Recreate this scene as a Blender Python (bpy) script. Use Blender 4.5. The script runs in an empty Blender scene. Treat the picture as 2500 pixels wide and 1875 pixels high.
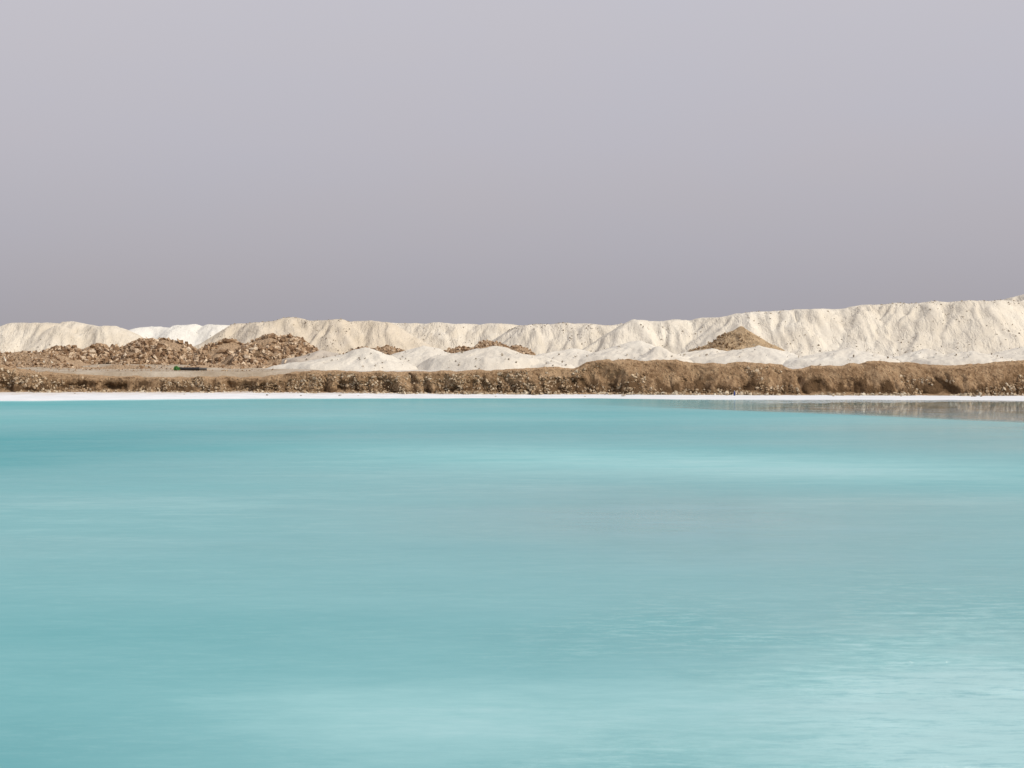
import bpy, math, random
import numpy as np
random.seed(7); RNG = np.random.default_rng(7)
scene = bpy.context.scene

# ------------------------------------------------------------------ camera
F, U0, V0, CH = 4167.0, 1250.0, 860.0, 2.48       # focal length (px of a 2500 px wide frame), horizon row, eye height
cam_d = bpy.data.cameras.new('camera'); cam = bpy.data.objects.new('camera', cam_d)
scene.collection.objects.link(cam); scene.camera = cam
cam_d.sensor_width = 36.0; cam_d.lens = 36.0*F/2500.0
cam_d.shift_y = -(937.5-V0)/2500.0
cam_d.clip_start = 0.1; cam_d.clip_end = 9000
cam.location = (0, 0, CH); cam.rotation_euler = (math.radians(90), 0, 0)

# ------------------------------------------------------------------ world, sun, exposure
SUN = np.array([0.84, -0.40, 0.72]); SUN = SUN/np.linalg.norm(SUN)
el = math.asin(SUN[2]); az = math.atan2(SUN[0], SUN[1])
world = bpy.data.worlds.new('World'); scene.world = world; world.use_nodes = True
W = world.node_tree; W.nodes.clear()
def wn(t, **k):
    n = W.nodes.new(t)
    for a, b in k.items(): setattr(n, a, b)
    return n
sky = wn('ShaderNodeTexSky', sky_type='NISHITA', sun_disc=False, sun_elevation=el, sun_rotation=az)
sky.dust_density = 6.0; sky.air_density = 1.2
tc = wn('ShaderNodeTexCoord'); sep = wn('ShaderNodeSeparateXYZ')
W.links.new(tc.outputs['Generated'], sep.inputs[0])
ramp = wn('ShaderNodeValToRGB')
W.links.new(sep.outputs['Z'], ramp.inputs[0])
def srgb(r, g, b):
    f = lambda c: (c/255/12.92 if c/255 <= .04045 else ((c/255+.055)/1.055)**2.4)
    return (f(r), f(g), f(b), 1)
stops = [(0.0, srgb(166,163,170)), (0.02, srgb(171,168,175)), (0.06, srgb(180,177,185)), (0.12, srgb(189,186,195)),
         (0.2, srgb(197,194,202)), (0.5, srgb(204,202,211)), (1.0, srgb(200,201,212))]
e = ramp.color_ramp.elements
e[0].position, e[0].color = stops[0]; e[1].position, e[1].color = stops[-1]
for p, c in stops[1:-1]:
    n = e.new(p); n.color = c
# thin uneven dust in the air: faint, very broad tints
mp = wn('ShaderNodeMapping'); mp.inputs['Scale'].default_value = (5, 5, 14)
ns = wn('ShaderNodeTexNoise'); ns.inputs['Scale'].default_value = 1.0; ns.inputs['Detail'].default_value = 3
W.links.new(tc.outputs['Generated'], mp.inputs[0]); W.links.new(mp.outputs[0], ns.inputs['Vector'])
tr = wn('ShaderNodeValToRGB'); tr.color_ramp.elements[0].position = .35; tr.color_ramp.elements[1].position = .65
tr.color_ramp.elements[0].color = (1.008, .999, .992, 1); tr.color_ramp.elements[1].color = (.994, 1.0, 1.012, 1)
W.links.new(ns.outputs[0], tr.inputs[0])
mul = wn('ShaderNodeMixRGB', blend_type='MULTIPLY'); mul.inputs[0].default_value = 1
W.links.new(ramp.outputs[0], mul.inputs[1]); W.links.new(tr.outputs[0], mul.inputs[2])
bg1 = wn('ShaderNodeBackground'); bg1.inputs['Strength'].default_value = 0.012
bg2 = wn('ShaderNodeBackground'); bg2.inputs['Strength'].default_value = 0.93
W.links.new(sky.outputs[0], bg1.inputs[0]); W.links.new(mul.outputs[0], bg2.inputs[0])
ad = wn('ShaderNodeAddShader'); out = wn('ShaderNodeOutputWorld')
W.links.new(bg1.outputs[0], ad.inputs[0]); W.links.new(bg2.outputs[0], ad.inputs[1]); W.links.new(ad.outputs[0], out.inputs[0])

sd = bpy.data.lights.new('sun', 'SUN'); sd.energy = 3.1; sd.angle = math.radians(0.6); sd.color = (1.0, .95, .87)
so = bpy.data.objects.new('sun', sd); scene.collection.objects.link(so)
from mathutils import Vector, Matrix
so.rotation_euler = Vector(SUN).to_track_quat('Z', 'Y').to_euler(); so.location = (40, -20, 60)

scene.view_settings.view_transform = 'Standard'; scene.view_settings.look = 'None'
scene.view_settings.gamma = 1; scene.view_settings.use_curve_mapping = False
scene.view_settings.exposure = 0.0
scene.cycles.max_bounces = 6; scene.cycles.diffuse_bounces = 3

# ------------------------------------------------------------------ helpers
C = scene.collection
def tag(o, label=None, cat=None, group=None, kind=None):
    if label: o['label'] = label
    if cat: o['category'] = cat
    if group: o['group'] = group
    if kind: o['kind'] = kind
    return o
def empty(name, loc, label, cat, group=None):
    o = bpy.data.objects.new(name, None); C.objects.link(o); o.location = loc; o.empty_display_size = .3
    return tag(o, label, cat, group)
def mesh_from(name, V, faces, mat, smooth=True):
    me = bpy.data.meshes.new(name)
    V = np.asarray(V, np.float32); faces = np.asarray(faces, np.int32); k = faces.shape[1]
    me.vertices.add(len(V)); me.vertices.foreach_set('co', V.ravel())
    me.loops.add(faces.size); me.loops.foreach_set('vertex_index', faces.ravel())
    me.polygons.add(len(faces)); me.polygons.foreach_set('loop_start', np.arange(0, faces.size, k, dtype=np.int32))
    me.polygons.foreach_set('loop_total', np.full(len(faces), k, np.int32))
    me.update(calc_edges=True)
    me.polygons.foreach_set('use_smooth', np.full(len(faces), smooth, bool))
    me.materials.append(mat); return me
def link(name, me, parent=None, loc=(0, 0, 0)):
    o = bpy.data.objects.new(name, me); C.objects.link(o); o.location = loc
    if parent: o.parent = parent
    return o
def grid_faces(nr, nc):
    i = (np.arange(nr-1)[:, None]*nc + np.arange(nc-1)[None, :]).ravel()
    return np.stack([i, i+1, i+nc+1, i+nc], 1)
def _h(ix, iy, iz, seed):
    n = (ix.astype(np.int64)*374761393 + iy.astype(np.int64)*668265263 + iz.astype(np.int64)*2147483647 + seed*1274126177) & 0xffffffff
    n = ((n ^ (n >> 13))*1103515245) & 0xffffffff; n = ((n ^ (n >> 16))*2246822519) & 0xffffffff
    return ((n ^ (n >> 15)) & 0xffffff)/float(0xffffff)
def noise(x, y, z=0.0, seed=0):
    x, y, z = np.broadcast_arrays(np.asarray(x, float), np.asarray(y, float), np.asarray(z, float))
    xi, yi, zi = np.floor(x), np.floor(y), np.floor(z); a, b, c = x-xi, y-yi, z-zi
    a, b, c = a*a*(3-2*a), b*b*(3-2*b), c*c*(3-2*c); r = 0
    for i in (0, 1):
        for j in (0, 1):
            for k in (0, 1):
                r = r + _h(xi+i, yi+j, zi+k, seed)*(a if i else 1-a)*(b if j else 1-b)*(c if k else 1-c)
    return r*2-1
def fbm(x, y, z=0.0, o=4, seed=0):
    r, s = 0, 1.0
    for i in range(o):
        r = r + s*noise(np.asarray(x)*2**i, np.asarray(y)*2**i, np.asarray(z)*2**i, seed+i*17); s *= .5
    return r
def smooth(a, b, x):
    t = np.clip((x-a)/(b-a), 0, 1); return t*t*(3-2*t)
def wx(u, Y): return (np.asarray(u, float)-U0)/F*Y
def wz(v, Y): return CH + (V0-np.asarray(v, float))/F*Y

# ------------------------------------------------------------------ materials
def mat(name):
    m = bpy.data.materials.new(name); m.use_nodes = True; nt = m.node_tree; nt.nodes.clear()
    o = nt.nodes.new('ShaderNodeOutputMaterial'); b = nt.nodes.new('ShaderNodeBsdfPrincipled')
    nt.links.new(b.outputs[0], o.inputs[0]); return m, nt, b, o
def N(nt, t, ins=None, **k):
    n = nt.nodes.new(t)
    for a, b in k.items(): setattr(n, a, b)
    for a, b in (ins or {}).items():
        if hasattr(b, 'is_output') or isinstance(b, bpy.types.NodeSocket): nt.links.new(b, n.inputs[a])
        else: n.inputs[a].default_value = b
    return n
def pos(nt, scale, rot=(0, 0, 0)):
    g = N(nt, 'ShaderNodeNewGeometry'); m = N(nt, 'ShaderNodeMapping', {'Vector': g.outputs['Position'], 'Scale': scale, 'Rotation': rot}); return m.outputs[0]
def rmp(nt, fac, st, interp='LINEAR'):
    r = N(nt, 'ShaderNodeValToRGB', {0: fac}); e = r.color_ramp.elements; r.color_ramp.interpolation = interp
    f4 = lambda c: (c[0], c[1], c[2], 1) if not isinstance(c, float) else (c, c, c, 1)
    e[0].position, e[0].color = st[0][0], f4(st[0][1]); e[1].position, e[1].color = st[-1][0], f4(st[-1][1])
    for p, c in st[1:-1]:
        x = e.new(p); x.color = f4(c)
    return r.outputs[0]
def mixc(nt, fac, a, b, mode='MIX'):
    n = N(nt, 'ShaderNodeMixRGB', {0: fac}, blend_type=mode)
    for i, c in ((1, a), (2, b)):
        if isinstance(c, bpy.types.NodeSocket): nt.links.new(c, n.inputs[i])
        else: n.inputs[i].default_value = (c[0], c[1], c[2], 1)
    return n.outputs[0]
def nz(nt, scale, s=1.0, d=4, rough=.5):
    return N(nt, 'ShaderNodeTexNoise', {'Vector': pos(nt, scale), 'Scale': s, 'Detail': d, 'Roughness': rough}).outputs[0]

def salt_mat(name, light, dull, speck=.5, streak=.5, rills=.34):
    m, nt, b, o = mat(name)
    broad = nz(nt, (.22, .22, .3), 1, 4, .6)
    st = nz(nt, (1.6, .5, .35), 1, 5, .65)
    fac = N(nt, 'ShaderNodeMath', {0: broad, 1: st}, operation='ADD').outputs[0]
    col = mixc(nt, rmp(nt, fac, [(.8/1, 0.0), (1.0, .5), (1.2, 1.0)]), dull, light)
    # rescale: ramp positions must be 0..1
    fac2 = N(nt, 'ShaderNodeMath', {0: fac, 1: .5}, operation='MULTIPLY').outputs[0]
    col = mixc(nt, rmp(nt, fac2, [(.40, 0.0), (.60, 1.0)]), dull, light)
    sp = nz(nt, (5.5, 5.5, 5.5), 1, 3, .6)
    col = mixc(nt, rmp(nt, sp, [(.60, 0.0), (.72, speck)]), col, tuple(c*.62 for c in dull))
    gr = nz(nt, (16, 16, 16), 1, 2)
    col = mixc(nt, rmp(nt, gr, [(.42, .12), (.6, 0.0)]), col, tuple(c*.7 for c in dull))
    nt.links.new(col, b.inputs['Base Color']); b.inputs['Roughness'].default_value = .95; b.inputs['Specular IOR Level'].default_value = .1
    h1 = nz(nt, (3.2, 3.2, 3.2), 1, 6, .65)
    big = nz(nt, (.10, .10, .16), 1, 4, .55)
    col = mixc(nt, rmp(nt, big, [(.42, .0), (.58, .30)]), col, tuple(c*f for c, f in zip(dull, (1.0, .97, .92))))
    nt.links.new(col, b.inputs['Base Color'])
    bp = N(nt, 'ShaderNodeBump', {'Height': h1, 'Strength': .6, 'Distance': .16*streak*2})
    dw = N(nt, 'ShaderNodeMixRGB', {0: .9, 1: pos(nt, (.95, .20, .26)), 2: N(nt, 'ShaderNodeTexNoise', {'Vector': pos(nt, (.33, .33, .45)), 'Scale': 1.0, 'Detail': 3}).outputs[1]}, blend_type='ADD').outputs[0]
    h2 = N(nt, 'ShaderNodeTexNoise', {'Vector': dw, 'Scale': 1.0, 'Detail': 5, 'Roughness': .6}).outputs[0]
    rid = N(nt, 'ShaderNodeMath', {0: h2, 1: .5}, operation='SUBTRACT').outputs[0]; rid = N(nt, 'ShaderNodeMath', {0: rid}, operation='ABSOLUTE').outputs[0]
    rid = rmp(nt, rid, [(0.0, 0.0), (.07, 1.0)])
    bp2 = N(nt, 'ShaderNodeBump', {'Height': rid, 'Strength': rills, 'Distance': .16*streak*2, 'Normal': bp.outputs[0]}); nt.links.new(bp2.outputs[0], b.inputs['Normal'])
    return m
M_CREAM = salt_mat('cream_salt', (.70, .64, .535), (.61, .54, .43), .35)
M_TAN = salt_mat('tan_salt', (.66, .585, .475), (.56, .485, .375), .45)
M_WHITE = salt_mat('bright_salt', (.77, .745, .68), (.73, .70, .62), .2, .5, .12)
M_GREYW = salt_mat('grey_white_salt', (.70, .64, .54), (.60, .54, .44), .5)
M_RIGHT = salt_mat('chalk_white_salt', (.74, .685, .58), (.635, .575, .475), .5)
M_PILE = salt_mat('pale_pile_salt', (.71, .665, .575), (.63, .58, .495), .4, .35, .05)
M_DUN = salt_mat('dun_salt', (.54, .48, .40), (.47, .41, .34), .6, .35, .05)

def earth_mat(name, tan, mid, dark, scale=1.0, strata=0.0, dust=(.90, 1.12), peb_f=.55, bump=.24):
    m, nt, b, o = mat(name)
    n1 = nz(nt, (.9*scale, .9*scale, 1.1*scale), 1, 5, .62)
    n2 = nz(nt, (4.5*scale, 4.5*scale, 3.0*scale), 1, 5, .7)
    f = N(nt, 'ShaderNodeMath', {0: n1, 1: n2}, operation='ADD').outputs[0]; f = N(nt, 'ShaderNodeMath', {0: f, 1: .5}, operation='MULTIPLY').outputs[0]
    col = rmp(nt, f, [(.38, dark), (.49, mid), (.58, tan)])
    vo = N(nt, 'ShaderNodeTexVoronoi', {'Vector': pos(nt, (5*scale, 5*scale, 5.5*scale)), 'Scale': 1.0, 'Randomness': 1.0})
    peb = mixc(nt, rmp(nt, vo.outputs['Distance'], [(.12, peb_f), (.34, 0.0)]), col, mixc(nt, rmp(nt, vo.outputs['Color'], [(.3, 0.0), (.8, 1.0)]), mid, tuple(min(1, c*1.5) for c in tan)))
    if strata:                                      # damp, redder clay low in the cut
        zz = N(nt, 'ShaderNodeSeparateXYZ', {0: pos(nt, (1, 1, 1))}).outputs['Z']
        zn = N(nt, 'ShaderNodeMath', {0: nz(nt, (1.1, .6, .22), 1, 6, .68), 1: -4.4, 2: 2.25}, operation='MULTIPLY_ADD').outputs[0]
        zn = N(nt, 'ShaderNodeMath', {0: zn, 1: zz}, operation='ADD').outputs[0]
        peb = mixc(nt, rmp(nt, zn, [(.55, strata), (.95, 0.0)]), peb, tuple(c*.68 for c in dark))
    gz = N(nt, 'ShaderNodeSeparateXYZ', {0: N(nt, 'ShaderNodeNewGeometry').outputs['Normal']}).outputs['Z']
    gz = N(nt, 'ShaderNodeMath', {0: n2, 1: .35, 2: gz}, operation='MULTIPLY_ADD').outputs[0]
    gz = N(nt, 'ShaderNodeMath', {0: gz, 1: 1/1.3}, operation='MULTIPLY').outputs[0]
    peb = mixc(nt, rmp(nt, gz, [(dust[0]/1.3, 0.0), (dust[1]/1.3, .85)]), peb, tuple(c*1.22 for c in tan))   # dust settled on the flatter ledges
    nt.links.new(peb, b.inputs['Base Color']); b.inputs['Roughness'].default_value = .95; b.inputs['Specular IOR Level'].default_value = .1
    h = N(nt, 'ShaderNodeMath', {0: nz(nt, (6*scale,)*3, 1, 6, .7), 1: rmp(nt, vo.outputs['Distance'], [(.05, .5), (.4, 0.0)])}, operation='ADD').outputs[0]
    bp = N(nt, 'ShaderNodeBump', {'Height': h, 'Strength': 1.0, 'Distance': bump}); nt.links.new(bp.outputs[0], b.inputs['Normal'])
    return m
M_BANK = earth_mat('brown_earth', (.44, .298, .173), (.305, .195, .108), (.155, .09, .044), peb_f=.4, bump=.18, strata=.9, dust=(.98, 1.2))
M_SOIL = earth_mat('tan_rubble_soil', (.46, .325, .205), (.335, .225, .135), (.165, .10, .052))
M_CONE = earth_mat('brown_gravel', (.47, .345, .21), (.35, .245, .145), (.20, .135, .075), peb_f=.4, bump=.16)

def rock_mat(name, st):
    m, nt, b, o = mat(name)
    g = N(nt, 'ShaderNodeNewGeometry'); oi = N(nt, 'ShaderNodeObjectInfo')
    s = N(nt, 'ShaderNodeMath', {0: g.outputs['Random Per Island'], 1: oi.outputs['Random']}, operation='ADD').outputs[0]
    s = N(nt, 'ShaderNodeMath', {0: s}, operation='FRACT').outputs[0]
    col = rmp(nt, s, st); col = mixc(nt, rmp(nt, nz(nt, (9, 9, 9), 1, 4), [(.35, .45), (.6, 0.0)]), col, tuple(c*.5 for c in st[0][1]))
    nt.links.new(col, b.inputs['Base Color']); b.inputs['Roughness'].default_value = .9; b.inputs['Specular IOR Level'].default_value = .15
    bp = N(nt, 'ShaderNodeBump', {'Height': nz(nt, (14, 14, 14), 1, 4), 'Strength': .6, 'Distance': .04}); nt.links.new(bp.outputs[0], b.inputs['Normal'])
    return m
M_ROCK = rock_mat('tan_rock', [(0, (.16, .092, .05)), (.3, (.33, .21, .12)), (.65, (.48, .34, .215)), (1, (.70, .56, .40))])
M_BROCK = rock_mat('bank_rock', [(0, (.19, .115, .06)), (.35, (.34, .23, .13)), (.7, (.50, .38, .25)), (1, (.64, .53, .38))])
M_CLOD = rock_mat('grey_clod', [(0, (.24, .19, .14)), (.5, (.40, .34, .265)), (1, (.56, .50, .41))])
M_PALE = rock_mat('pale_salt_lump', [(0, (.5, .44, .34)), (1, (.74, .68, .56))])
M_TOE = rock_mat('pale_toe_stone', [(0, (.36, .26, .16)), (.5, (.52, .42, .29)), (1, (.70, .62, .48))])
def plain(name, c, rough=.6, var=.3):
    m, nt, b, o = mat(name)
    col = mixc(nt, rmp(nt, nz(nt, (12, 12, 12), 1, 4), [(.35, var), (.65, 0.0)]), c, tuple(x*.5 for x in c))
    nt.links.new(col, b.inputs['Base Color']); b.inputs['Roughness'].default_value = rough; return m

# ------------------------------------------------------------------ ground: one sheet to the horizon
M_GROUND, nt, b, o = mat('sandy_ground')
sx = N(nt, 'ShaderNodeSeparateXYZ', {0: pos(nt, (1, 1, 1))})
wob = nz(nt, (.35, .35, .35), 1, 4, .6)
xx = N(nt, 'ShaderNodeMath', {0: wob, 1: 5.0, 2: -2.5}, operation='MULTIPLY_ADD').outputs[0]
xx = N(nt, 'ShaderNodeMath', {0: xx, 1: sx.outputs['X']}, operation='ADD').outputs[0]
xf = N(nt, 'ShaderNodeMapRange', {0: xx, 1: -13.0, 2: -9.0}).outputs[0]
sand = rmp(nt, nz(nt, (.6, .9, .6), 1, 6, .65), [(.35, (.33, .26, .185)), (.5, (.42, .345, .255)), (.65, (.50, .43, .335))])
sl = rmp(nt, nz(nt, (.8, .8, .8), 1, 5), [(.35, (.53, .48, .41)), (.65, (.66, .62, .55))])
nt.links.new(mixc(nt, xf, sand, sl), b.inputs['Base Color']); b.inputs['Roughness'].default_value = .95; b.inputs['Specular IOR Level'].default_value = .1
bp = N(nt, 'ShaderNodeBump', {'Height': nz(nt, (3, 3, 3), 1, 6, .7), 'Strength': .6, 'Distance': .15}); nt.links.new(bp.outputs[0], b.inputs['Normal'])

def ground_z(x, y):
    x, y = np.broadcast_arrays(np.asarray(x, float), np.asarray(y, float))
    far = 1.33 + .030*np.clip(y-95, 0, 25) + .08*fbm(x*.25, y*.25, seed=3, o=3)*smooth(96, 100, y)
    near = .9 + .15*fbm(x*.05, y*.05, seed=5)
    side = 1.5
    z = -1.2 + (1.2+far)*smooth(95.2, 96.6, y)
    z = np.maximum(z, -1.2 + (1.2+near)*smooth(6.0, 1.0, y))
    z = np.maximum(z, -1.2 + (1.2+side)*smooth(130, 137, np.abs(x)+2*noise(y*.05, 0*y, seed=8)))
    return z
def axis(fine_lo, fine_hi, step, lo, hi, growth=1.18):
    a = list(np.arange(fine_lo, fine_hi+1e-6, step)); s = step
    while a[-1] < hi: s *= growth; a.append(min(hi, a[-1]+s))
    s = step
    while a[0] > lo: s *= growth; a.insert(0, max(lo, a[0]-s))
    return np.array(a)
xs = axis(-40, 40, .35, -4000, 4000); ys = np.concatenate([axis(-2, 8, .5, -3000, 88, 1.25), axis(94.5, 125, .25, 94.5, 5000)])
X, Y = np.meshgrid(xs, ys); Z = ground_z(X, Y)
g = link('ground', mesh_from('ground', np.stack([X, Y, Z], -1).reshape(-1, 3), grid_faces(len(ys), len(xs)), M_GROUND)); tag(g, kind='structure')

# ------------------------------------------------------------------ water
def water_Y(v): return F*CH/(np.asarray(v, float)-V0)
SHORE_U = [-3000, 0, 150, 300, 450, 700, 1000, 1400, 1800, 2200, 2500, 5500]
SHORE_V = [982, 978.5, 978, 976, 974, 972.6, 972.3, 973.2, 975, 977, 978.5, 982]
def shore_y(x):                                   # distance of the water's edge at a given x
    u = U0 + np.asarray(x, float)*F/90.0
    return water_Y(np.interp(u, SHORE_U, SHORE_V)) + .55*fbm(np.asarray(x)*.22, 0.0, seed=21, o=5)
xs = axis(-32, 32, .3, -139, 139, 1.12); ys = [4.0]
while ys[-1] < 96: ys.append(ys[-1]*1.009)
ys = np.array(ys); X, Y = np.meshgrid(xs, ys)
def patch(u, v1, v2, du, soft=1.0, rot=0.0):      # an elliptical, soft-edged patch of the pond, in metres on the water
    y1, y2 = water_Y(v2), water_Y(v1); cy = (y1+y2)/2; ry = (y2-y1)/2*1.15; cx = wx(u, cy); rx = du/F*cy
    dx = (X-cx)/rx; dy = (Y-cy-(X-cx)*rot)/ry
    wv = .35*fbm(X*.12, Y*.12, seed=31, o=3)
    return np.exp(-np.power(np.maximum(dx*dx+dy*dy+wv*np.minimum(1, dx*dx+dy*dy), 0), soft))
ylim0 = lambda x: 75.0-1.15*(x-8.0)
lowf = fbm(X*.07, Y*.16, seed=40, o=4)
milk_shade = .45 + .12*lowf - .30*smooth(6, 18, X)*smooth(ylim0(X)-4, ylim0(X), Y)  # bank reflection at right also painted in as darker water colour
milk_shade += .12*patch(1500, 1075, 1190, 1400, 1.0, -.62) + .19*patch(1700, 1108, 1165, 1000, 1.0, -.62)  # the pale band across the middle of the pond
milk_shade -= .25*patch(800, 1035, 1095, 1300, 1.2)
milk_shade += .15*patch(900, 1010, 1030, 1000)
milk_shade -= .25*patch(100, 1060, 1160, 500)
milk_shade += .12*patch(300, 1190, 1300, 700)
milk_shade -= .14*patch(300, 1480, 1640, 800)
milk_shade -= .34*patch(0, 1720, 2050, 520)
milk_shade += .30*patch(1100, 1660, 1860, 800)
milk_shade += .62*patch(2550, 1590, 2100, 620)
milk_shade -= .12*patch(1500, 1500, 1640, 500)
milk_shade += .70*np.exp(-((shore_y(X)-Y)/1.6)**2)*smooth(0, -14, X)      # shallow salt shelf off the left shore
milk_shade += .40*np.exp(-((shore_y(X)-Y)/.8)**2)
calm = .27 + .07*lowf
calm += .14*patch(2500, 1150, 1420, 1500, 1.2)
calm += .18*patch(1550, 1200, 1400, 700, 1.2)
calm += .22*patch(2600, 1040, 1115, 700, 1.3)
calm -= .12*patch(1650, 1085, 1175, 1250, 1.4, -.62)
ylim = 75.0-1.15*(X-8.0)+.5*noise(X*.3, 0*X, seed=57)
calm += .66*smooth(1, 17, X)*smooth(ylim-.8-.32*np.maximum(0, X-6), ylim+1.5, Y) + .25*smooth(9, 26, X)*smooth(ylim-16, ylim-1, Y)*(1-smooth(ylim-.8, ylim+1.2, Y))
calm -= .12*smooth(-8, -25, X)
calm -= .10*patch(0, 1450, 2100, 1300)
calm = np.minimum(calm, .74+.24*smooth(5, 17, X)*smooth(52, 60, Y))
calm += .1*patch(2400, 1440, 1700, 800)
wob2 = .5*fbm(X*.35, Y*.25, seed=55, o=3)
rip = .10 + .90*smooth(0, 1, (X*.30 + .18 - (Y-12.0)*.13) + wob2)*smooth(21, 12.5, Y)
V = np.stack([X, Y, 0*X], -1).reshape(-1, 3)
M_WATER, nt, b, o = mat('turquoise_brine'); nt.nodes.remove(b)
am = N(nt, 'ShaderNodeAttribute', attribute_name='milk_shade').outputs['Fac']
ac = N(nt, 'ShaderNodeAttribute', attribute_name='calm').outputs['Fac']
ar = N(nt, 'ShaderNodeAttribute', attribute_name='ripple').outputs['Fac']
mot = nz(nt, (.5, 1.1, 1), 1, 5, .6)
mfac = N(nt, 'ShaderNodeMath', {0: mot, 1: .30, 2: -.15}, operation='MULTIPLY_ADD').outputs[0]
mfac = N(nt, 'ShaderNodeMath', {0: mfac, 1: am}, operation='ADD').outputs[0]
mot2 = nz(nt, (1.6, 4.2, 1), 1, 6, .75); far_st = nz(nt, (.12, .9, 1), 1, 4, .6)
mfac = N(nt, 'ShaderNodeMath', {0: mot2, 1: .34, 2: mfac}, operation='MULTIPLY_ADD').outputs[0]
mfac = N(nt, 'ShaderNodeMath', {0: far_st, 1: .18, 2: mfac}, operation='MULTIPLY_ADD').outputs[0]
mfac = N(nt, 'ShaderNodeMath', {0: mfac, 1: .235}, operation='SUBTRACT').outputs[0]
wc = rmp(nt, mfac, [(0, (.05, .305, .325)), (.3, (.105, .365, .38)), (.58, (.155, .425, .435)), (.8, (.245, .525, .525)), (1, (.36, .62, .62))])
# breezy corner: sky glints and dark ripple faces painted into the water colour
grp = rmp(nt, nz(nt, (.55, .9, 1), 1, 3), [(.36, .3), (.60, 1.0)])
ar = N(nt, 'ShaderNodeMath', {0: ar, 1: grp}, operation='MULTIPLY').outputs[0]
stk = nz(nt, (2.6, 6.5, 1), 1, 9, .80)
stf = N(nt, 'ShaderNodeMath', {0: rmp(nt, stk, [(.49, 0.0), (.62, .85)]), 1: ar}, operation='MULTIPLY').outputs[0]
dkf = N(nt, 'ShaderNodeMath', {0: rmp(nt, stk, [(.36, .80), (.49, 0.0)]), 1: ar}, operation='MULTIPLY').outputs[0]
wc = mixc(nt, dkf, wc, (.12, .36, .40))
wc = mixc(nt, stf, wc, (.42, .68, .68))
w1 = nz(nt, (5.5, 15, 1), 1, 7, .75)
w2 = nz(nt, (9, 26, 1), 1, 3, .6)
hh = N(nt, 'ShaderNodeMath', {0: w2, 1: .22, 2: w1}, operation='MULTIPLY_ADD').outputs[0]
bst = N(nt, 'ShaderNodeMath', {0: ar, 1: .9, 2: .008}, operation='MULTIPLY_ADD').outputs[0]
bmp = N(nt, 'ShaderNodeBump', {'Height': hh, 'Strength': bst, 'Distance': .06}).outputs[0]
dif = N(nt, 'ShaderNodeBsdfDiffuse', {'Color': wc})
rg = N(nt, 'ShaderNodeMapRange', {0: ac, 1: .2, 2: .85, 3: .26, 4: .0}).outputs[0]
glo = N(nt, 'ShaderNodeBsdfGlossy', {'Color': (.97, .98, 1, 1), 'Roughness': rg, 'Normal': bmp})
lw = N(nt, 'ShaderNodeFresnel', {'IOR': 1.34, 'Normal': bmp}).outputs[0]
ff = N(nt, 'ShaderNodeMath', {0: lw, 1: .25}, operation='POWER').outputs[0]
fac = N(nt, 'ShaderNodeMath', {0: ff, 1: ac}, operation='MULTIPLY').outputs[0]
fac = N(nt, 'ShaderNodeMath', {0: fac, 1: .9}, operation='MINIMUM').outputs[0]
mx = N(nt, 'ShaderNodeMixShader', {0: fac, 1: dif.outputs[0], 2: glo.outputs[0]}); nt.links.new(mx.outputs[0], o.inputs[0])
me = mesh_from('water', V, grid_faces(len(ys), len(xs)), M_WATER)
for nm, A in (('milk_shade', milk_shade), ('calm', calm), ('ripple', rip)):
    at = me.attributes.new(nm, 'FLOAT', 'POINT'); at.data.foreach_set('value', np.clip(A, 0, 1).astype(np.float32).ravel())
tag(link('water', me), kind='structure')

# ------------------------------------------------------------------ salt shore
FOOT_U = [-3000, 0, 400, 800, 1200, 1600, 2000, 2500, 5500]; FOOT_V = [956, 957.5, 958, 959.5, 962.5, 964, 965, 966.5, 968]
YF = 94.0
def foot_z(x): return wz(np.interp(U0+np.asarray(x)*F/YF, FOOT_U, FOOT_V), YF)
M_SHORE, nt, b, o = mat('salt_crust')
c = rmp(nt, nz(nt, (.7, 2.2, 1), 1, 5, .6), [(.35, (.68, .69, .695)), (.6, (.79, .79, .785))])
sz = N(nt, 'ShaderNodeSeparateXYZ', {0: pos(nt, (1, 1, 1))}).outputs['Z']
dz = N(nt, 'ShaderNodeMath', {0: nz(nt, (.9, 1.8, 1), 1, 6, .7), 1: .42, 2: sz}, operation='MULTIPLY_ADD').outputs[0]
c = mixc(nt, rmp(nt, dz, [(.38, 0.0), (.52, .7)]), c, (.52, .41, .30))      # earth blown onto the upper crust
nt.links.new(c, b.inputs['Base Color']); b.inputs['Roughness'].default_value = .7
bp = N(nt, 'ShaderNodeBump', {'Height': nz(nt, (5, 5, 5), 1, 5), 'Strength': .3, 'Distance': .05}); nt.links.new(bp.outputs[0], b.inputs['Normal'])
xs = np.arange(-60, 60.01, .12); nr = 26; T = np.linspace(0, 1, nr)[:, None]
sy = shore_y(xs)[None, :]; Y = (sy-.6) + (YF+1.0-(sy-.6))*T; X = xs[None, :]+0*Y
s = np.clip((Y-sy)/(YF-sy), -1, 1.6)
Z = np.where(s < 0, .08*s, foot_z(X)*np.power(np.maximum(s, 0), .8)) + .012*fbm(X*1.6, Y*1.6, seed=61)*np.clip(s+.2, 0, 1)
shore = tag(link('salt_shore', mesh_from('salt_shore', np.stack([X, Y, Z], -1).reshape(-1, 3), grid_faces(nr, len(xs)), M_SHORE)), kind='structure')

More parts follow.
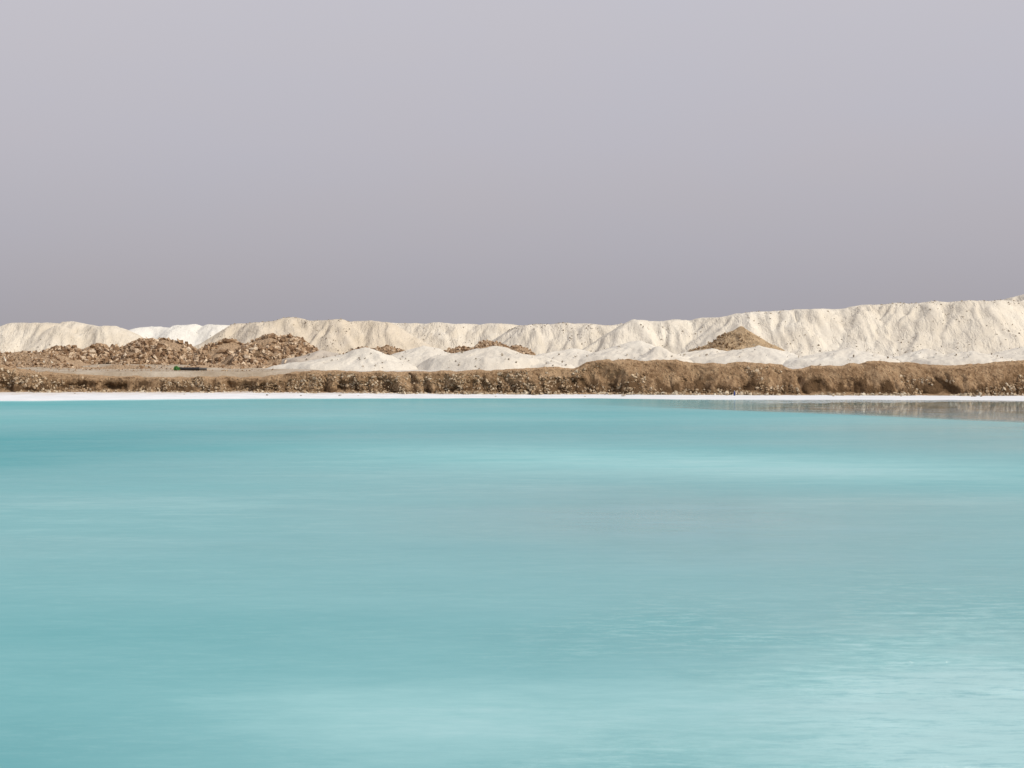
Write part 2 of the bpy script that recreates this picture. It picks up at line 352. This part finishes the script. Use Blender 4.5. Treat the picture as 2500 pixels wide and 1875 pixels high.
# ------------------------------------------------------------------ rocks
def hull_rock(seed, flat=.75, n=13):
    import bmesh
    r = random.Random(seed); bm = bmesh.new()
    for i in range(n):
        v = Vector((r.gauss(0, 1), r.gauss(0, 1), r.gauss(0, 1))).normalized()*r.uniform(.8, 1.1)
        bm.verts.new((v.x*r.uniform(.9, 1.1), v.y, v.z*flat))
    bmesh.ops.convex_hull(bm, input=bm.verts[:]); bmesh.ops.triangulate(bm, faces=bm.faces[:])
    bmesh.ops.delete(bm, geom=[v for v in bm.verts if not v.link_faces], context='VERTS')
    bm.verts.ensure_lookup_table(); bm.verts.index_update()
    V = np.array([v.co[:] for v in bm.verts]); Fc = np.array([[v.index for v in f.verts] for f in bm.faces]); bm.free()
    return V*.5, Fc
ROCKS = [hull_rock(100+i, random.uniform(.55, .95), random.randint(9, 14)) for i in range(14)]
RM = {}
def rock_mesh(i, m):
    if (i, m.name) not in RM: RM[(i, m.name)] = mesh_from('rock', ROCKS[i][0], ROCKS[i][1], m, False)
    return RM[(i, m.name)]
def rot_xyz(n):
    q = RNG.normal(size=(n, 4)); q /= np.linalg.norm(q, axis=1)[:, None]; w, x, y, z = q.T
    return np.stack([np.stack([1-2*(y*y+z*z), 2*(x*y-z*w), 2*(x*z+y*w)], -1), np.stack([2*(x*y+z*w), 1-2*(x*x+z*z), 2*(y*z-x*w)], -1),
                     np.stack([2*(x*z-y*w), 2*(y*z+x*w), 1-2*(x*x+y*y)], -1)], 1)
def scatter(root, P, S, m, n_ind=0, name='rock', joined='rubble', min_ind=0.0):
    """P world points, S sizes (n,3). The n_ind largest become parts of root, the rest one 'stuff' part."""
    org = np.array(root.location[:]); n = len(P)
    if n == 0: return
    order = np.argsort(-S.mean(1)); ind = [i for i in order[:n_ind] if S[i].mean() >= min_ind]; indset = set(ind)
    for i in ind:
        o = bpy.data.objects.new(name, rock_mesh(random.randrange(14), m)); C.objects.link(o); o.parent = root
        o.location = Vector(P[i]-org); o.scale = S[i]; o.rotation_euler = (random.gauss(0, .8), random.gauss(0, .8), random.uniform(0, 6.28))
    rest = np.array([i for i in range(n) if i not in indset], int)
    if len(rest) == 0: return
    VV, FF, off = [], [], 0; k = RNG.integers(0, 14, len(rest)); R = rot_xyz(len(rest))
    for q in range(14):
        idx = rest[k == q]; Rq = R[k == q]
        if len(idx) == 0: continue
        B, Fq = ROCKS[q]
        v = np.einsum('nij,vj->nvi', Rq, B)*S[idx][:, None, :] + (P[idx]-org)[:, None, :]
        f = Fq[None] + (np.arange(len(idx))*len(B))[:, None, None] + off
        VV.append(v.reshape(-1, 3)); FF.append(f.reshape(-1, 3)); off += len(idx)*len(B)
    o = link(joined, mesh_from(joined, np.concatenate(VV), np.concatenate(FF), m, False), root); tag(o, kind='stuff'); return o
def sizes(n, lo, hi, power=2.5):
    s = lo + (hi-lo)*RNG.random(n)**power
    return s[:, None]*RNG.uniform(.7, 1.3, (n, 3))*np.array([1.05, 1, .95])

# ------------------------------------------------------------------ earth bank at the far shore
TOP_U = [-2000, -200, 0, 12, 30, 75, 130, 200, 300, 400, 480, 550, 640, 690, 712, 740, 800, 900, 1000, 1060, 1120, 1180, 1230, 1270, 1310, 1330, 1380, 1394,
         1420, 1445, 1480, 1530, 1560, 1590, 1615, 1650, 1662, 1710, 1725, 1780, 1795, 1812, 1840, 1880, 1910, 1940, 1960, 2000, 2050, 2075, 2100, 2120, 2140, 2200, 2240,
         2270, 2320, 2370, 2420, 2500, 2700, 5000]
TOP_V = [880, 884, 890, 893, 899, 906, 911, 915, 919, 921, 920, 919, 920, 914, 908, 906, 905, 907, 907, 907, 905, 904, 903, 900, 898, 896, 899, 900,
         890, 881, 878, 877, 879, 881, 878, 879, 884, 885, 887, 887, 883, 882, 885, 886, 891, 901, 898, 890, 892, 886, 889, 883, 882, 883, 886,
         890, 893, 890, 884, 880, 878, 882]
YT = 96.0
def top_z(x): return wz(np.interp(U0+np.asarray(x)*F/YT, TOP_U, TOP_V), YT)
def bank_pt(x, t):
    """t 0..1 foot to crest, 1..2 crest to the ground behind; returns world points"""
    x, t = np.broadcast_arrays(np.asarray(x, float), np.asarray(t, float))
    zt = top_z(x); zf = foot_z(x)-.05; H = zt-zf; berm = smooth(1.35, 1.85, zt)
    kt = [0, .10, .62, .88, 1.0, 1.25, 2.0]
    yl = np.interp(t, kt, [94.0, 94.35, 94.85, 95.25, 96.0, 97.0, 99.5]); zl = np.interp(t, kt, [0, .09, .74, .95, 1.0, 1.0, .98])
    yr = np.interp(t, kt, [94.0, 94.35, 95.0, 95.5, 96.0, 96.7, 98.6]); zr = np.interp(t, kt, [0, .08, .62, .90, 1.0, .97, .45])
    y = yl*(1-berm)+yr*berm; z = zf + H*(zl*(1-berm)+zr*berm)
    z = np.where(t > 1, z + (ground_z(x, np.maximum(y, 97.5))-.15-z)*smooth(1.1, 2.0, t), z)
    face = smooth(0, .12, t)*smooth(1.12, .8, t)
    wrp = x + .35*noise(x*.5, z*.7, seed=69)
    gul = 1-np.abs(noise(wrp*.55+z*.45, z*.22, seed=71))*2                         # rounded buttresses with sharp gullies
    gul2 = 1-np.abs(noise(wrp*1.25+z*.25, z*.3, seed=72))*2
    gul3 = 1-np.abs(noise(wrp*2.8, z*.55, seed=74))*2
    bur = fbm(x*2.4, z*2.6, y*.5, o=5, seed=73); act = .55+.45*smooth(-.4, .4, noise(x*.21, 4.0, seed=68))
    d = face*act*(1-.25*berm)*(.10 - .55*gul - .42*gul2*smooth(1.0, .45, t) - .19*gul3*smooth(.9, .3, t) - .24*bur)
    und = face*smooth(.04, .2, t)*smooth(.6, .3, t)*.30*smooth(.15, .6, noise(x*.45, 9.0, seed=77))   # undercut stretches
    y2 = y - d*.95 + und
    z2 = z + face*.07*bur + .045*fbm(x*1.6, t*3, o=4, seed=75)*smooth(.7, 1.0, t) + .02*noise(x*6, t*8, seed=76)
    return np.stack([x + face*.08*noise(x*2, z*3, seed=79), y2, z2], -1)
xs = np.arange(-48, 48.01, .065); ts = np.concatenate([np.linspace(0, 1, 44), np.linspace(1.04, 2, 14)])
Xg, Tg = np.meshgrid(xs, ts)
bank = tag(link('bank', mesh_from('bank', bank_pt(Xg, Tg).reshape(-1, 3), grid_faces(len(ts), len(xs)), M_BANK)), kind='structure')
# stones sticking out of the face
n = 16000; x = RNG.uniform(-46, 46, n); t = RNG.random(n)**1.1*.85
keep = noise(x*.45, t*2.0, seed=81)+.5*noise(x*1.6, t*4, seed=82)-.9*np.maximum(0, t-.45) - .50*smooth(2, 10, x)*smooth(.1, .4, t) > -.1
x, t = x[keep], t[keep]; P = bank_pt(x, t); P[:, 1] -= .01
scatter(bank, P, sizes(len(x), .05, .27, 2.2), M_BROCK, 200, 'stone', 'loose_stones', .17)
# pale litter at the foot
n = 3600; x = RNG.uniform(-46, 46, n); t = RNG.random(n)*.10
keep = (noise(x*.8, 1.0, seed=83) > -.35-.02*x/2); x, t = x[keep], t[keep]; P = bank_pt(x, t); P[:, 1] -= RNG.random(len(x))*.25
scatter(bank, P, sizes(len(x), .05, .30, 3), M_TOE, 60, 'stone', 'foot_stones', .18)
# dark stones lying on the salt crust
for u, v, s in [(183, 966, .10), (652, 963, .16), (735, 961, .12), (830, 960.5, .16), (875, 962, .08), (1428, 966, .10), (1522, 967, .22), (1210, 963, .1), (2035, 965, .12),
                (2374, 966, .14), (2381, 965, .18), (2395, 966, .12), (2200, 966, .10), (450, 962, .09)]:
    Y = 92.7; x0 = wx(u, Y)
    zz = foot_z(x0)*max(0, (Y-shore_y(x0))/(YF-shore_y(x0)))**.8
    o = bpy.data.objects.new('stone', rock_mesh(random.randrange(14), M_CLOD)); C.objects.link(o); o.parent = shore
    o.location = (float(x0), Y, float(zz)+s*.2); o.scale = (s*1.4, s, s*.7)

# ------------------------------------------------------------------ mounds
def crest_fn(pts, Yc):
    u = np.array([p[0] for p in pts], float); v = np.array([p[1] for p in pts], float)
    cx = wx(u, Yc); cz = wz(v, Yc); return cx, cz
def make_ridge(name, label, cat, m, pts, Yc, slope=.68, spacing=2.6, over=1.6, back=7.0, seed=0, res=.15, rill=.24, plateau_noise=.06, edge=1.0, group=None,
               depth_jit=1.3, clods=None, rough=.09):
    r = np.random.default_rng(1000+seed); cx, cz = crest_fn(pts, Yc); x0, x1 = cx[0], cx[-1]
    base = float(ground_z((x0+x1)/2, Yc))-.3; cones = []
    x = x0+.2
    while x < x1:
        h = np.interp(x, cx, cz); ov = over*r.uniform(.7, 1.2)
        cones.append((x, Yc+r.uniform(-depth_jit, depth_jit)*.6+.8, h+ov-.15, slope*r.uniform(.92, 1.12), r.uniform(0, 100)))
        cones.append((x+r.uniform(-1, 1), Yc+back*.5, h+ov, slope, r.uniform(0, 100)))
        if r.random() < .55 and res > .1: cones.append((x+r.uniform(-1, 1), Yc-r.uniform(.8, 2.2), h-r.uniform(.1, .9)+.2, slope*1.02, r.uniform(0, 100)))
        x += spacing*r.uniform(.6, 1.4)
    top_s = .35
    def height(x, y):
        x = np.asarray(x, float); y = np.asarray(y, float)
        wxn = x+.30*fbm(x*.5, y*.5, seed=seed+5, o=3); wyn = y+.30*fbm(x*.5, y*.5, seed=seed+6, o=3)
        best = np.full(x.shape, -50.0); rr = np.zeros(x.shape)
        for (a, b_, h, s, ph) in cones:
            dx, dy = wxn-a, wyn-b_; d = np.sqrt(dx*dx+dy*dy+.35)
            zz = h-s*d + .05*s*np.maximum(0, d-3)                                # slightly concave foot
            ang = np.arctan2(dy, dx)
            ri = (np.abs(noise(ang*4.0+ph, d*.16, seed=seed+9))*-1.2+.5*noise(ang*10+ph, d*.3, seed=seed+10))*smooth(.8, 3.2, d)
            w = zz > best; best = np.where(w, zz, best); rr = np.where(w, ri, rr)
        best = best + rill*rr
        cr = np.interp(x, cx, cz) - slope*.9*(np.sqrt(np.maximum(0, np.maximum(x0-x, x-x1))**2+.04)-.2) + plateau_noise*fbm(x*1.1, y*.9, seed=seed+2, o=4) - .06*np.maximum(0, y-Yc-1.2)
        # soft minimum of plateau and slopes
        k = .10; z = -np.log(np.exp(-np.clip((best-cr)/k, -60, 60))+1)*k + cr
        z = np.where(best-cr < -5, best, z)
        z = z + rough*fbm(x*1.4, y*1.4, seed=seed+3, o=5)*smooth(0, 1.0, cr-z+.25)*.9
        return z
    zmax = cz.max()-base; ext = zmax/slope+2.0
    xs = np.arange(x0-ext, x1+ext, res); ys = np.arange(Yc-ext-1, Yc+back+2, res*1.1)
    X, Y = np.meshgrid(xs, ys); Z = np.maximum(height(X, Y), base-.4)
    root = empty(name, (float((x0+x1)/2), Yc, base+.3), label, cat, group); org = np.array(root.location[:])
    V = np.stack([X, Y, Z], -1).reshape(-1, 3); Fc = grid_faces(len(ys), len(xs))
    g0 = ground_z(V[:, 0], V[:, 1]); low = V[:, 2] < g0-.25; keep = ~low[Fc].all(1); Fc = Fc[keep]
    used = np.unique(Fc); mp_ = np.full(len(V), -1); mp_[used] = np.arange(len(used))
    link('mound_surface', mesh_from('mound_surface', V[used]-org, mp_[Fc], m), root)
    if clods:
        nc, mm, lo, hi, nind = clods
        px = r.uniform(x0-1, x1+1, nc*4); py = r.uniform(Yc-ext*.85, Yc+.3, nc*4); pz = height(px, py)
        ok = (pz > ground_z(px, py)) & (noise(px*.35, py*.5, seed=seed+20) > .05); px, py, pz = px[ok][:nc], py[ok][:nc], pz[ok][:nc]
        scatter(root, np.stack([px, py, pz+.02], -1), sizes(len(px), lo, hi, 4), mm, nind, 'clod', 'loose_clods', .14)
    return root, height

A = [(-420, 806), (-300, 792), (-200, 797), (-120, 790), (-60, 798), (-15, 806), (5, 802), (12, 796), (35, 790), (60, 788.5), (100, 789), (143, 790.5), (148, 784.5), (165, 783), (180, 786),
     (200, 790), (230, 794), (246, 798), (262, 796), (280, 797), (292, 803)]
B = [(325, 804), (340, 800), (360, 798), (415, 799.5), (424, 794), (470, 792), (540, 793), (620, 796)]
Cc = [(577, 792), (600, 791), (640, 788), (668, 785), (688, 778), (712, 775), (738, 779), (752, 783), (800, 782.5), (818, 780), (842, 780.5), (852, 785), (880, 784), (906, 783), (930, 786), (947, 786)]
D = [(935, 790), (975, 788), (1000, 790), (1040, 790), (1060, 787), (1080, 788), (1100, 792), (1130, 791), (1170, 792), (1240, 791), (1270, 795), (1330, 800)]
E = [(1264, 798), (1280, 795), (1310, 792), (1345, 792.5), (1380, 790), (1400, 792), (1430, 791), (1455, 793), (1470, 796), (1500, 793), (1520, 791), (1545, 792.5), (1570, 800)]
Fr = [(1533, 787), (1545, 781), (1580, 782), (1610, 784), (1650, 779), (1690, 782.5), (1710, 777), (1770, 774), (1800, 767), (1840, 762), (1880, 761), (1900, 760), (1960, 757),
      (2000, 754), (2040, 756), (2068, 755), (2080, 750), (2110, 745), (2160, 743), (2200, 740), (2215, 743), (2260, 739), (2280, 737), (2320, 739), (2345, 735), (2400, 736),
      (2440, 733), (2460, 735), (2550, 738), (2650, 733), (2800, 740), (2950, 750)]
G = [(2475, 727), (2500, 719), (2560, 708), (2650, 700), (2800, 712), (2950, 730)]
make_ridge('salt_mound', 'long cream salt mound with a rounded right shoulder, left of the gap in the skyline', 'mound', M_CREAM, A, 136, seed=1, clods=(260, M_CLOD, .04, .16, 14), spacing=2.4, rough=.05)
make_ridge('salt_mound', 'small bright white salt mound in the distance, between the cream mound and the tan one', 'mound', M_WHITE, B, 152, seed=2, rough=.04, rill=.07, clods=(60, M_CLOD, .05, .15, 0))
make_ridge('salt_mound', 'tan salt mound with a humped top, behind the brown rubble heaps', 'mound', M_TAN, Cc, 139, seed=3, clods=(260, M_CLOD, .05, .2, 16), spacing=2.2, rough=.07)
make_ridge('salt_mound', 'cream flat-topped salt mound in the middle of the skyline, grooved face', 'mound', M_CREAM, D, 148, seed=4, rill=.18, clods=(160, M_CLOD, .05, .17, 8))
make_ridge('salt_mound', 'grey-white flat-topped salt mound just right of the skyline middle, speckled face', 'mound', M_GREYW, E, 141, seed=5, clods=(320, M_CLOD, .05, .2, 18), spacing=2.0, rough=.08)
make_ridge('salt_mound', 'largest and longest chalk-white salt mound, its crest climbing to the right', 'mound', M_RIGHT, Fr, 138, seed=6, spacing=2.5, over=1.9, clods=(1000, M_CLOD, .04, .22, 50), rough=.07, rill=.28)
make_ridge('salt_mound', 'white salt peak rising highest at the right edge of the skyline', 'mound', M_RIGHT, G, 147, seed=7, clods=(80, M_CLOD, .05, .2, 0))

# brown gravel cone
# rubble heaps
def rubble(label, pts, Yc, seed, n, nind, lo=.08, hi=.54, m=M_ROCK, soil=M_SOIL, depth=3.2, slope=.62, **k):
    root, h = make_ridge('rubble_heap', label, 'heap', soil, pts, Yc, slope=slope, spacing=1.1, over=.3, back=1.6, seed=seed, res=.09, rill=.06, plateau_noise=.10, depth_jit=.5, rough=.09, **k)
    x0, x1 = wx(pts[0][0], Yc), wx(pts[-1][0], Yc)
    px = RNG.uniform(x0-1.2, x1+1.2, n); py = RNG.uniform(Yc-depth, Yc+.9, n); pz = h(px, py)
    ok = (pz > ground_z(px, py)-.06) & (noise(px*.7, py*.9, seed=seed+30)+.45*noise(px*2, py*2, seed=seed+31) > -.62); px, py, pz = px[ok], py[ok], pz[ok]
    s = sizes(len(px), lo, hi, 3.6)
    scatter(root, np.stack([px, py, pz+.1*s[:, 2]], -1), s, m, nind, 'rock', 'loose_rubble', .19)
    return root, h
rubble('long knobbly heap of brown rubble in front of the cream and bright white mounds',
       [(150, 842), (165, 834), (178, 832), (200, 839), (215, 840), (235, 834), (260, 837), (283, 843), (292, 837), (320, 833), (350, 828), (375, 829), (390, 825), (412, 823), (438, 825), (448, 831)],
       110, 11, 6500, 220)
rubble('low heap of brown rubble between the long heap and the round-topped heap', [(528, 832), (560, 828), (582, 827)], 110, 12, 2400, 70)
rubble('tallest, round-topped heap of brown rubble, right end of the rubble', [(628, 822), (642, 816), (665, 815), (680, 818), (705, 824), (725, 833)], 108, 13, 4800, 200)
rubble('low spread of broken rubble on the sand at the left edge', [(-160, 862), (-60, 858), (0, 858), (30, 856), (60, 858), (100, 859), (130, 860)], 107, 14, 1800, 90, lo=.07, hi=.34, slope=.45)
rubble('flat strip of rubble along the bank edge, in front of the long heap', [(65, 888), (100, 884), (130, 883), (165, 889)], 101, 15, 700, 60, lo=.06, hi=.30, slope=.5)
rubble('thin strip of brown rubble left of the black pipe', [(205, 890), (235, 887), (270, 885), (300, 889), (350, 892)], 101.5, 17, 900, 60, lo=.06, hi=.28, slope=.5)
rubble('low scatter of flat brown slabs behind the black pipe', [(470, 887), (500, 884), (540, 885), (600, 886), (690, 885)], 102.5, 18, 900, 90, lo=.07, hi=.34, slope=.45)
rubble('short dark heap of brown rubble peeping over the leftmost white pile', [(868, 850), (890, 843), (905, 839), (925, 838), (945, 841), (958, 849)], 118, 19, 900, 50, hi=.34)
rubble('low dark heap of rubble peeping over the broad white pile', [(1112, 846), (1130, 844), (1152, 846), (1166, 834), (1190, 829), (1222, 830), (1242, 834), (1262, 842)], 119, 20, 1500, 70, hi=.34)

# small loose piles of salt behind the bank
GP = 'small salt piles in a row behind the bank'
def pile(label, u, v, Yc, hw, m=M_PILE, asym=1.0, seed=0, top=.5, name='salt_pile', cat='pile', group=GP, conc=.10, nb=30):
    """a loose tipped pile; hw half width in metres at the ground"""
    cx = float(wx(u, Yc)); zt = float(wz(v, Yc)); zb = float(ground_z(cx, Yc))-.06; H = zt-zb
    root = empty(name, (cx, Yc, zb), label, cat, group)
    R = hw*1.25*max(1, asym); r = np.arange(-R, R+.01, .07); X, Y = np.meshgrid(r, np.arange(-hw*1.25, hw*1.25, .08))
    def hgt(X, Y):
        Xs = np.where(X < 0, X/asym, X); a = X+.22*fbm(X*.6+seed, Y*.6, seed=seed+3, o=3); b_ = Y*1.15+.2*fbm(X*.6, Y*.6+seed, seed=seed+4, o=3)
        a = np.where(a < 0, a/asym, a); d = np.sqrt(a*a+b_*b_)/hw; ang = np.arctan2(b_, a)
        p = top/hw; z = H*(1.06+p-np.sqrt((d*1.0)**2+p*p) - conc*np.sin(np.clip(d, 0, 1)*math.pi))
        z = z + .075*noise(ang*4+seed, d*2, seed=seed+6)*smooth(.1, .5, d) - .05*np.abs(noise(ang*9+seed, d*3, seed=seed+8))*smooth(.15, .5, d) + .05*fbm(X*1.9, Y*1.9, seed=seed+7, o=5)
        z = z*smooth(1.22, .85, d) - .25*smooth(.95, 1.25, d)
        return z
    Z = hgt(X, Y)+np.interp(0, [0], [0]); top_err = H-Z.max(); Z = Z+top_err*smooth(-.1, H, Z)
    V = np.stack([X, Y, Z], -1).reshape(-1, 3)
    link('mound_surface', mesh_from('mound_surface', V, grid_faces(*X.shape), m), root)
    r_ = np.random.default_rng(seed); n = int(nb*hw); px = r_.uniform(-hw, hw, n); py = r_.uniform(-hw, .2, n); pz = hgt(px, py); ok = pz > .05
    P = np.stack([cx+px, Yc+py, zb+pz+.01], -1)[ok]
    scatter(root, P, sizes(len(P), .025, .17, 5), M_CLOD, 6, 'clod', 'loose_clods', .08)
    return root, hgt, cx, zb
pile('dun grey salt pile at the right foot of the rubble', 800, 855, 106, 2.0, M_DUN, 1.6, 201, 1.0)
pile('leftmost pointed white salt pile, its left flank trailing out in a long pale tongue', 908, 848, 101, 2.8, M_PILE, 2.1, 202, .45)
pile('round white salt pile behind and right of the leftmost pointed one', 1034, 843, 106, 3.2, M_PILE, 1.2, 203, .9)
pile('broadest white salt pile, flat-topped, in front of the low dark rubble', 1205, 844, 102, 3.4, M_PILE, 1.25, 204, 1.7)
pile('low white salt swell right of the broadest pile', 1395, 850, 108, 3.4, M_PILE, 1.2, 205, 1.2)
pile('low pale salt swell tucked close behind the brown berm start', 1330, 872, 101, 2.0, M_PILE, 1.3, 217, 1.0)
pile('tallest white salt pile, long left flank, behind the start of the brown berm', 1560, 831, 107, 3.4, M_PILE, 1.45, 206, .9)
pile('white salt pile leaning on the right flank of the tallest pile', 1618, 845, 104, 2.0, M_PILE, 1.2, 207, .6)
pile('low white salt pile at the left foot of the brown earth cone', 1738, 850, 110, 2.6, M_PILE, 1.4, 208, .8)
pile('wide white salt pile in front of the brown earth cone', 1852, 843, 106, 3.6, M_PILE, 1.3, 209, 1.3)
pile('white salt pile right of the dip in the brown berm', 2072, 848, 104, 3.3, M_PILE, 1.4, 210, 1.2)
pile('low white salt hump between the wide pile and the one right of the berm dip', 1955, 868, 108, 2.6, M_PILE, 1.2, 211, 1.4)
pile('peaked white salt pile, third from the right edge', 2262, 851, 107, 2.4, M_PILE, 1.2, 212, .7)
pile('low rounded white salt pile, second from the right edge', 2370, 856, 104, 2.9, M_PILE, 1.3, 213, 1.5)
pile('white salt pile cut off by the right edge of the photo', 2505, 846, 106, 3.2, M_PILE, 1.3, 214, 1.2)
pile('flat white salt pile filling the gap left of the peaked third pile', 2168, 868, 109, 2.6, M_PILE, 1.2, 215, 1.4)
pile('flat white salt swell between the round pile and the broadest pile', 1118, 868, 107, 2.4, M_PILE, 1.2, 216, 1.3)

ck, hk, cx, zb = pile('brown earth cone standing alone in front of the long white mound', 1811, 796, 126, 3.7, M_CONE, 1.1, 230, .5, 'gravel_heap', 'heap', None, .12, 12)
n = 900; px = RNG.uniform(-4, 4, n); py = RNG.uniform(-3.6, 0, n); pz = hk(px, py); ok = (pz > .2) & ((px < -.3) & (pz < 1.9) | (RNG.random(n) < .07))
scatter(ck, np.stack([cx+px, 126+py, zb+pz], -1)[ok], sizes(int(ok.sum()), .07, .30, 2.6), M_BROCK, 40, 'stone', 'gravel', .16)

# a few reddish stones in a line at the foot of the grey-white mound, loose stones on the left flat
def loose(u0, u1, Y0, Y1, n, lo, hi, m, seed):
    r = np.random.default_rng(seed); yy = r.uniform(Y0, Y1, n); xx_ = wx(r.uniform(u0, u1, n), yy); zz = ground_z(xx_, yy)
    return np.stack([xx_, yy, zz+.01], -1), sizes(n, lo, hi, 3)
for (a, kw) in [((1310, 1350, 124, 125, 40, .08, .3, M_ROCK, 1), 0), ((1415, 1500, 124, 125.5, 90, .08, .3, M_ROCK, 2), 0), ((540, 612, 98.3, 98.9, 60, .05, .2, M_BROCK, 3), 0),
                ((-100, 520, 97.5, 106, 420, .03, .2, M_ROCK, 4), 1), ((200, 720, 99, 106, 300, .03, .17, M_ROCK, 5), 1), ((-60, 700, 97, 99, 160, .03, .10, M_BROCK, 6), 0)]:
    P, S = loose(*a); scatter(g, P, S, a[7], 30, 'stone', 'loose_stones', .11)

# pale upright slab and bright salt lumps on the left flat
def single(u, v, Yc, s, rot, m, i, parent):
    o = bpy.data.objects.new('stone', rock_mesh(i, m)); C.objects.link(o); o.parent = parent
    o.location = (float(wx(u, Yc)), Yc, float(wz(v, Yc))); o.scale = s; o.rotation_euler = rot
for a in [(12, 876, 100, (.14, .14, .5), (0, -.35, 0)), (95, 899, 97.5, (.30, .2, .10), (0, 0, .3)), (165, 887, 100.5, (.26, .2, .10), (0, 0, 0)),
          (107, 883, 99.8, (.16, .15, .30), (0, .4, 0)), (127, 884, 100, (.2, .15, .2), (0, 0, 1))]:
    single(*a, M_PALE, random.randrange(14), g)

# ------------------------------------------------------------------ small things
def tube(name, P0, P1, r, m, parent, seg=14, wall=.02, sag=.0):
    """open-ended thick-walled pipe"""
    P0, P1 = Vector(P0), Vector(P1); ax = (P1-P0); L = ax.length; q = ax.to_track_quat('Z', 'Y').to_matrix(); V = []; n = 9
    for rad in (r, r-wall):
        for i in range(n):
            t = i/(n-1); c = P0+ax*t+Vector((0, 0, sag*math.sin(t*math.pi)))
            for k in range(seg):
                a = 2*math.pi*k/seg; V.append(c+q@Vector((rad*math.cos(a), rad*math.sin(a), 0)))
    Fq = []
    for s_ in (0, 1):
        for i in range(n-1):
            for k in range(seg):
                a = s_*n*seg+i*seg+k; b_ = s_*n*seg+i*seg+(k+1) % seg; f = (a, b_, b_+seg, a+seg); Fq.append(f if s_ == 0 else f[::-1])
    for e_ in (0, n-1):
        for k in range(seg):
            a, b_ = e_*seg+k, e_*seg+(k+1) % seg; f = (a, a+n*seg, b_+n*seg, b_); Fq.append(f if e_ == 0 else f[::-1])
    return link(name, mesh_from(name, [v[:] for v in V], Fq, m), parent)
M_BLK = plain('black_plastic', (.012, .011, .012), .45); M_GREY = plain('dull_grey_plastic', (.10, .09, .08), .6)
Yp = 99.0; zp = float(ground_z(wx(465, Yp), Yp))
pipe = empty('black_pipe', (float(wx(468, Yp)), Yp, zp), 'black pipe lying on the sand beside the small green shrub', 'pipe')
tube('pipe_wall', (-.78, 0, .10), (.42, .04, .10), .10, M_BLK, pipe, sag=-.012)
tube('pipe_end', (.40, .04, .095), (.86, .07, .085), .085, M_GREY, pipe)
tube('collar', (.36, .035, .10), (.43, .041, .10), .113, M_BLK, pipe)

M_LEAF, nt, b, o = mat('green_leaf')
gi = N(nt, 'ShaderNodeNewGeometry').outputs['Random Per Island']
nt.links.new(rmp(nt, gi, [(0, (.015, .07, .012)), (.6, (.04, .19, .03)), (1, (.10, .28, .05))]), b.inputs['Base Color']); b.inputs['Roughness'].default_value = .6
xb = float(wx(431, 98.7)); zb = float(ground_z(xb, 98.7))
bush = empty('green_shrub', (xb, 98.7, zb), 'small bright green shrub at the left end of the black pipe', 'shrub')
V, Fc = [], []; r = random.Random(4)
for i in range(420):
    d = Vector((r.gauss(0, 1), r.gauss(0, 1), abs(r.gauss(0, 1)))).normalized()*r.uniform(.35, 1)**.6; c = Vector((d.x*.20, d.y*.18, d.z*.25+.02))
    a = Vector((r.gauss(0, 1), r.gauss(0, 1), r.gauss(0, 1))).normalized(); b2 = a.orthogonal().normalized(); s = r.uniform(.025, .05); k = len(V)
    V += [(c-a*s)[:], (c+b2*s*.4)[:], (c+a*s)[:], (c-b2*s*.4)[:]]; Fc.append((k, k+1, k+2, k+3))
fo = link('foliage', mesh_from('foliage', V, Fc, M_LEAF, False), bush); tag(fo, kind='stuff')
M_STEM = plain('dry_stem', (.12, .08, .04), .9)
for i in range(5):
    a = i*1.3; tube('stem', (.02*math.cos(a), .02*math.sin(a), -.02), (.11*math.cos(a), .1*math.sin(a), .20), .010, M_STEM, bush, 6, .004)

# blue bottle dropped on the shore
M_BLUE = plain('dark_blue_plastic', (.02, .035, .16), .3)
xb = float(wx(1793, 93.2)); zb = float(foot_z(xb))*.9
bt = empty('plastic_bottle', (xb, 93.2, zb), 'tiny dark blue bottle on the shore at the foot of the brown bank', 'bottle')
def lathe(name, prof, m, parent, seg=16):
    V = [(r_*math.cos(2*math.pi*k/seg), r_*math.sin(2*math.pi*k/seg), z_) for r_, z_ in prof for k in range(seg)]
    Fq = [(i*seg+k, i*seg+(k+1) % seg, (i+1)*seg+(k+1) % seg, (i+1)*seg+k) for i in range(len(prof)-1) for k in range(seg)]
    return link(name, mesh_from(name, V, Fq, m), parent)
lathe('bottle_body', [(.001, 0), (.045, 0), (.05, .02), (.05, .16), (.04, .20), (.018, .235), (.018, .25)], M_BLUE, bt)
lathe('cap', [(.021, .245), (.021, .27), (.001, .272)], plain('white_cap', (.6, .6, .6), .4), bt)
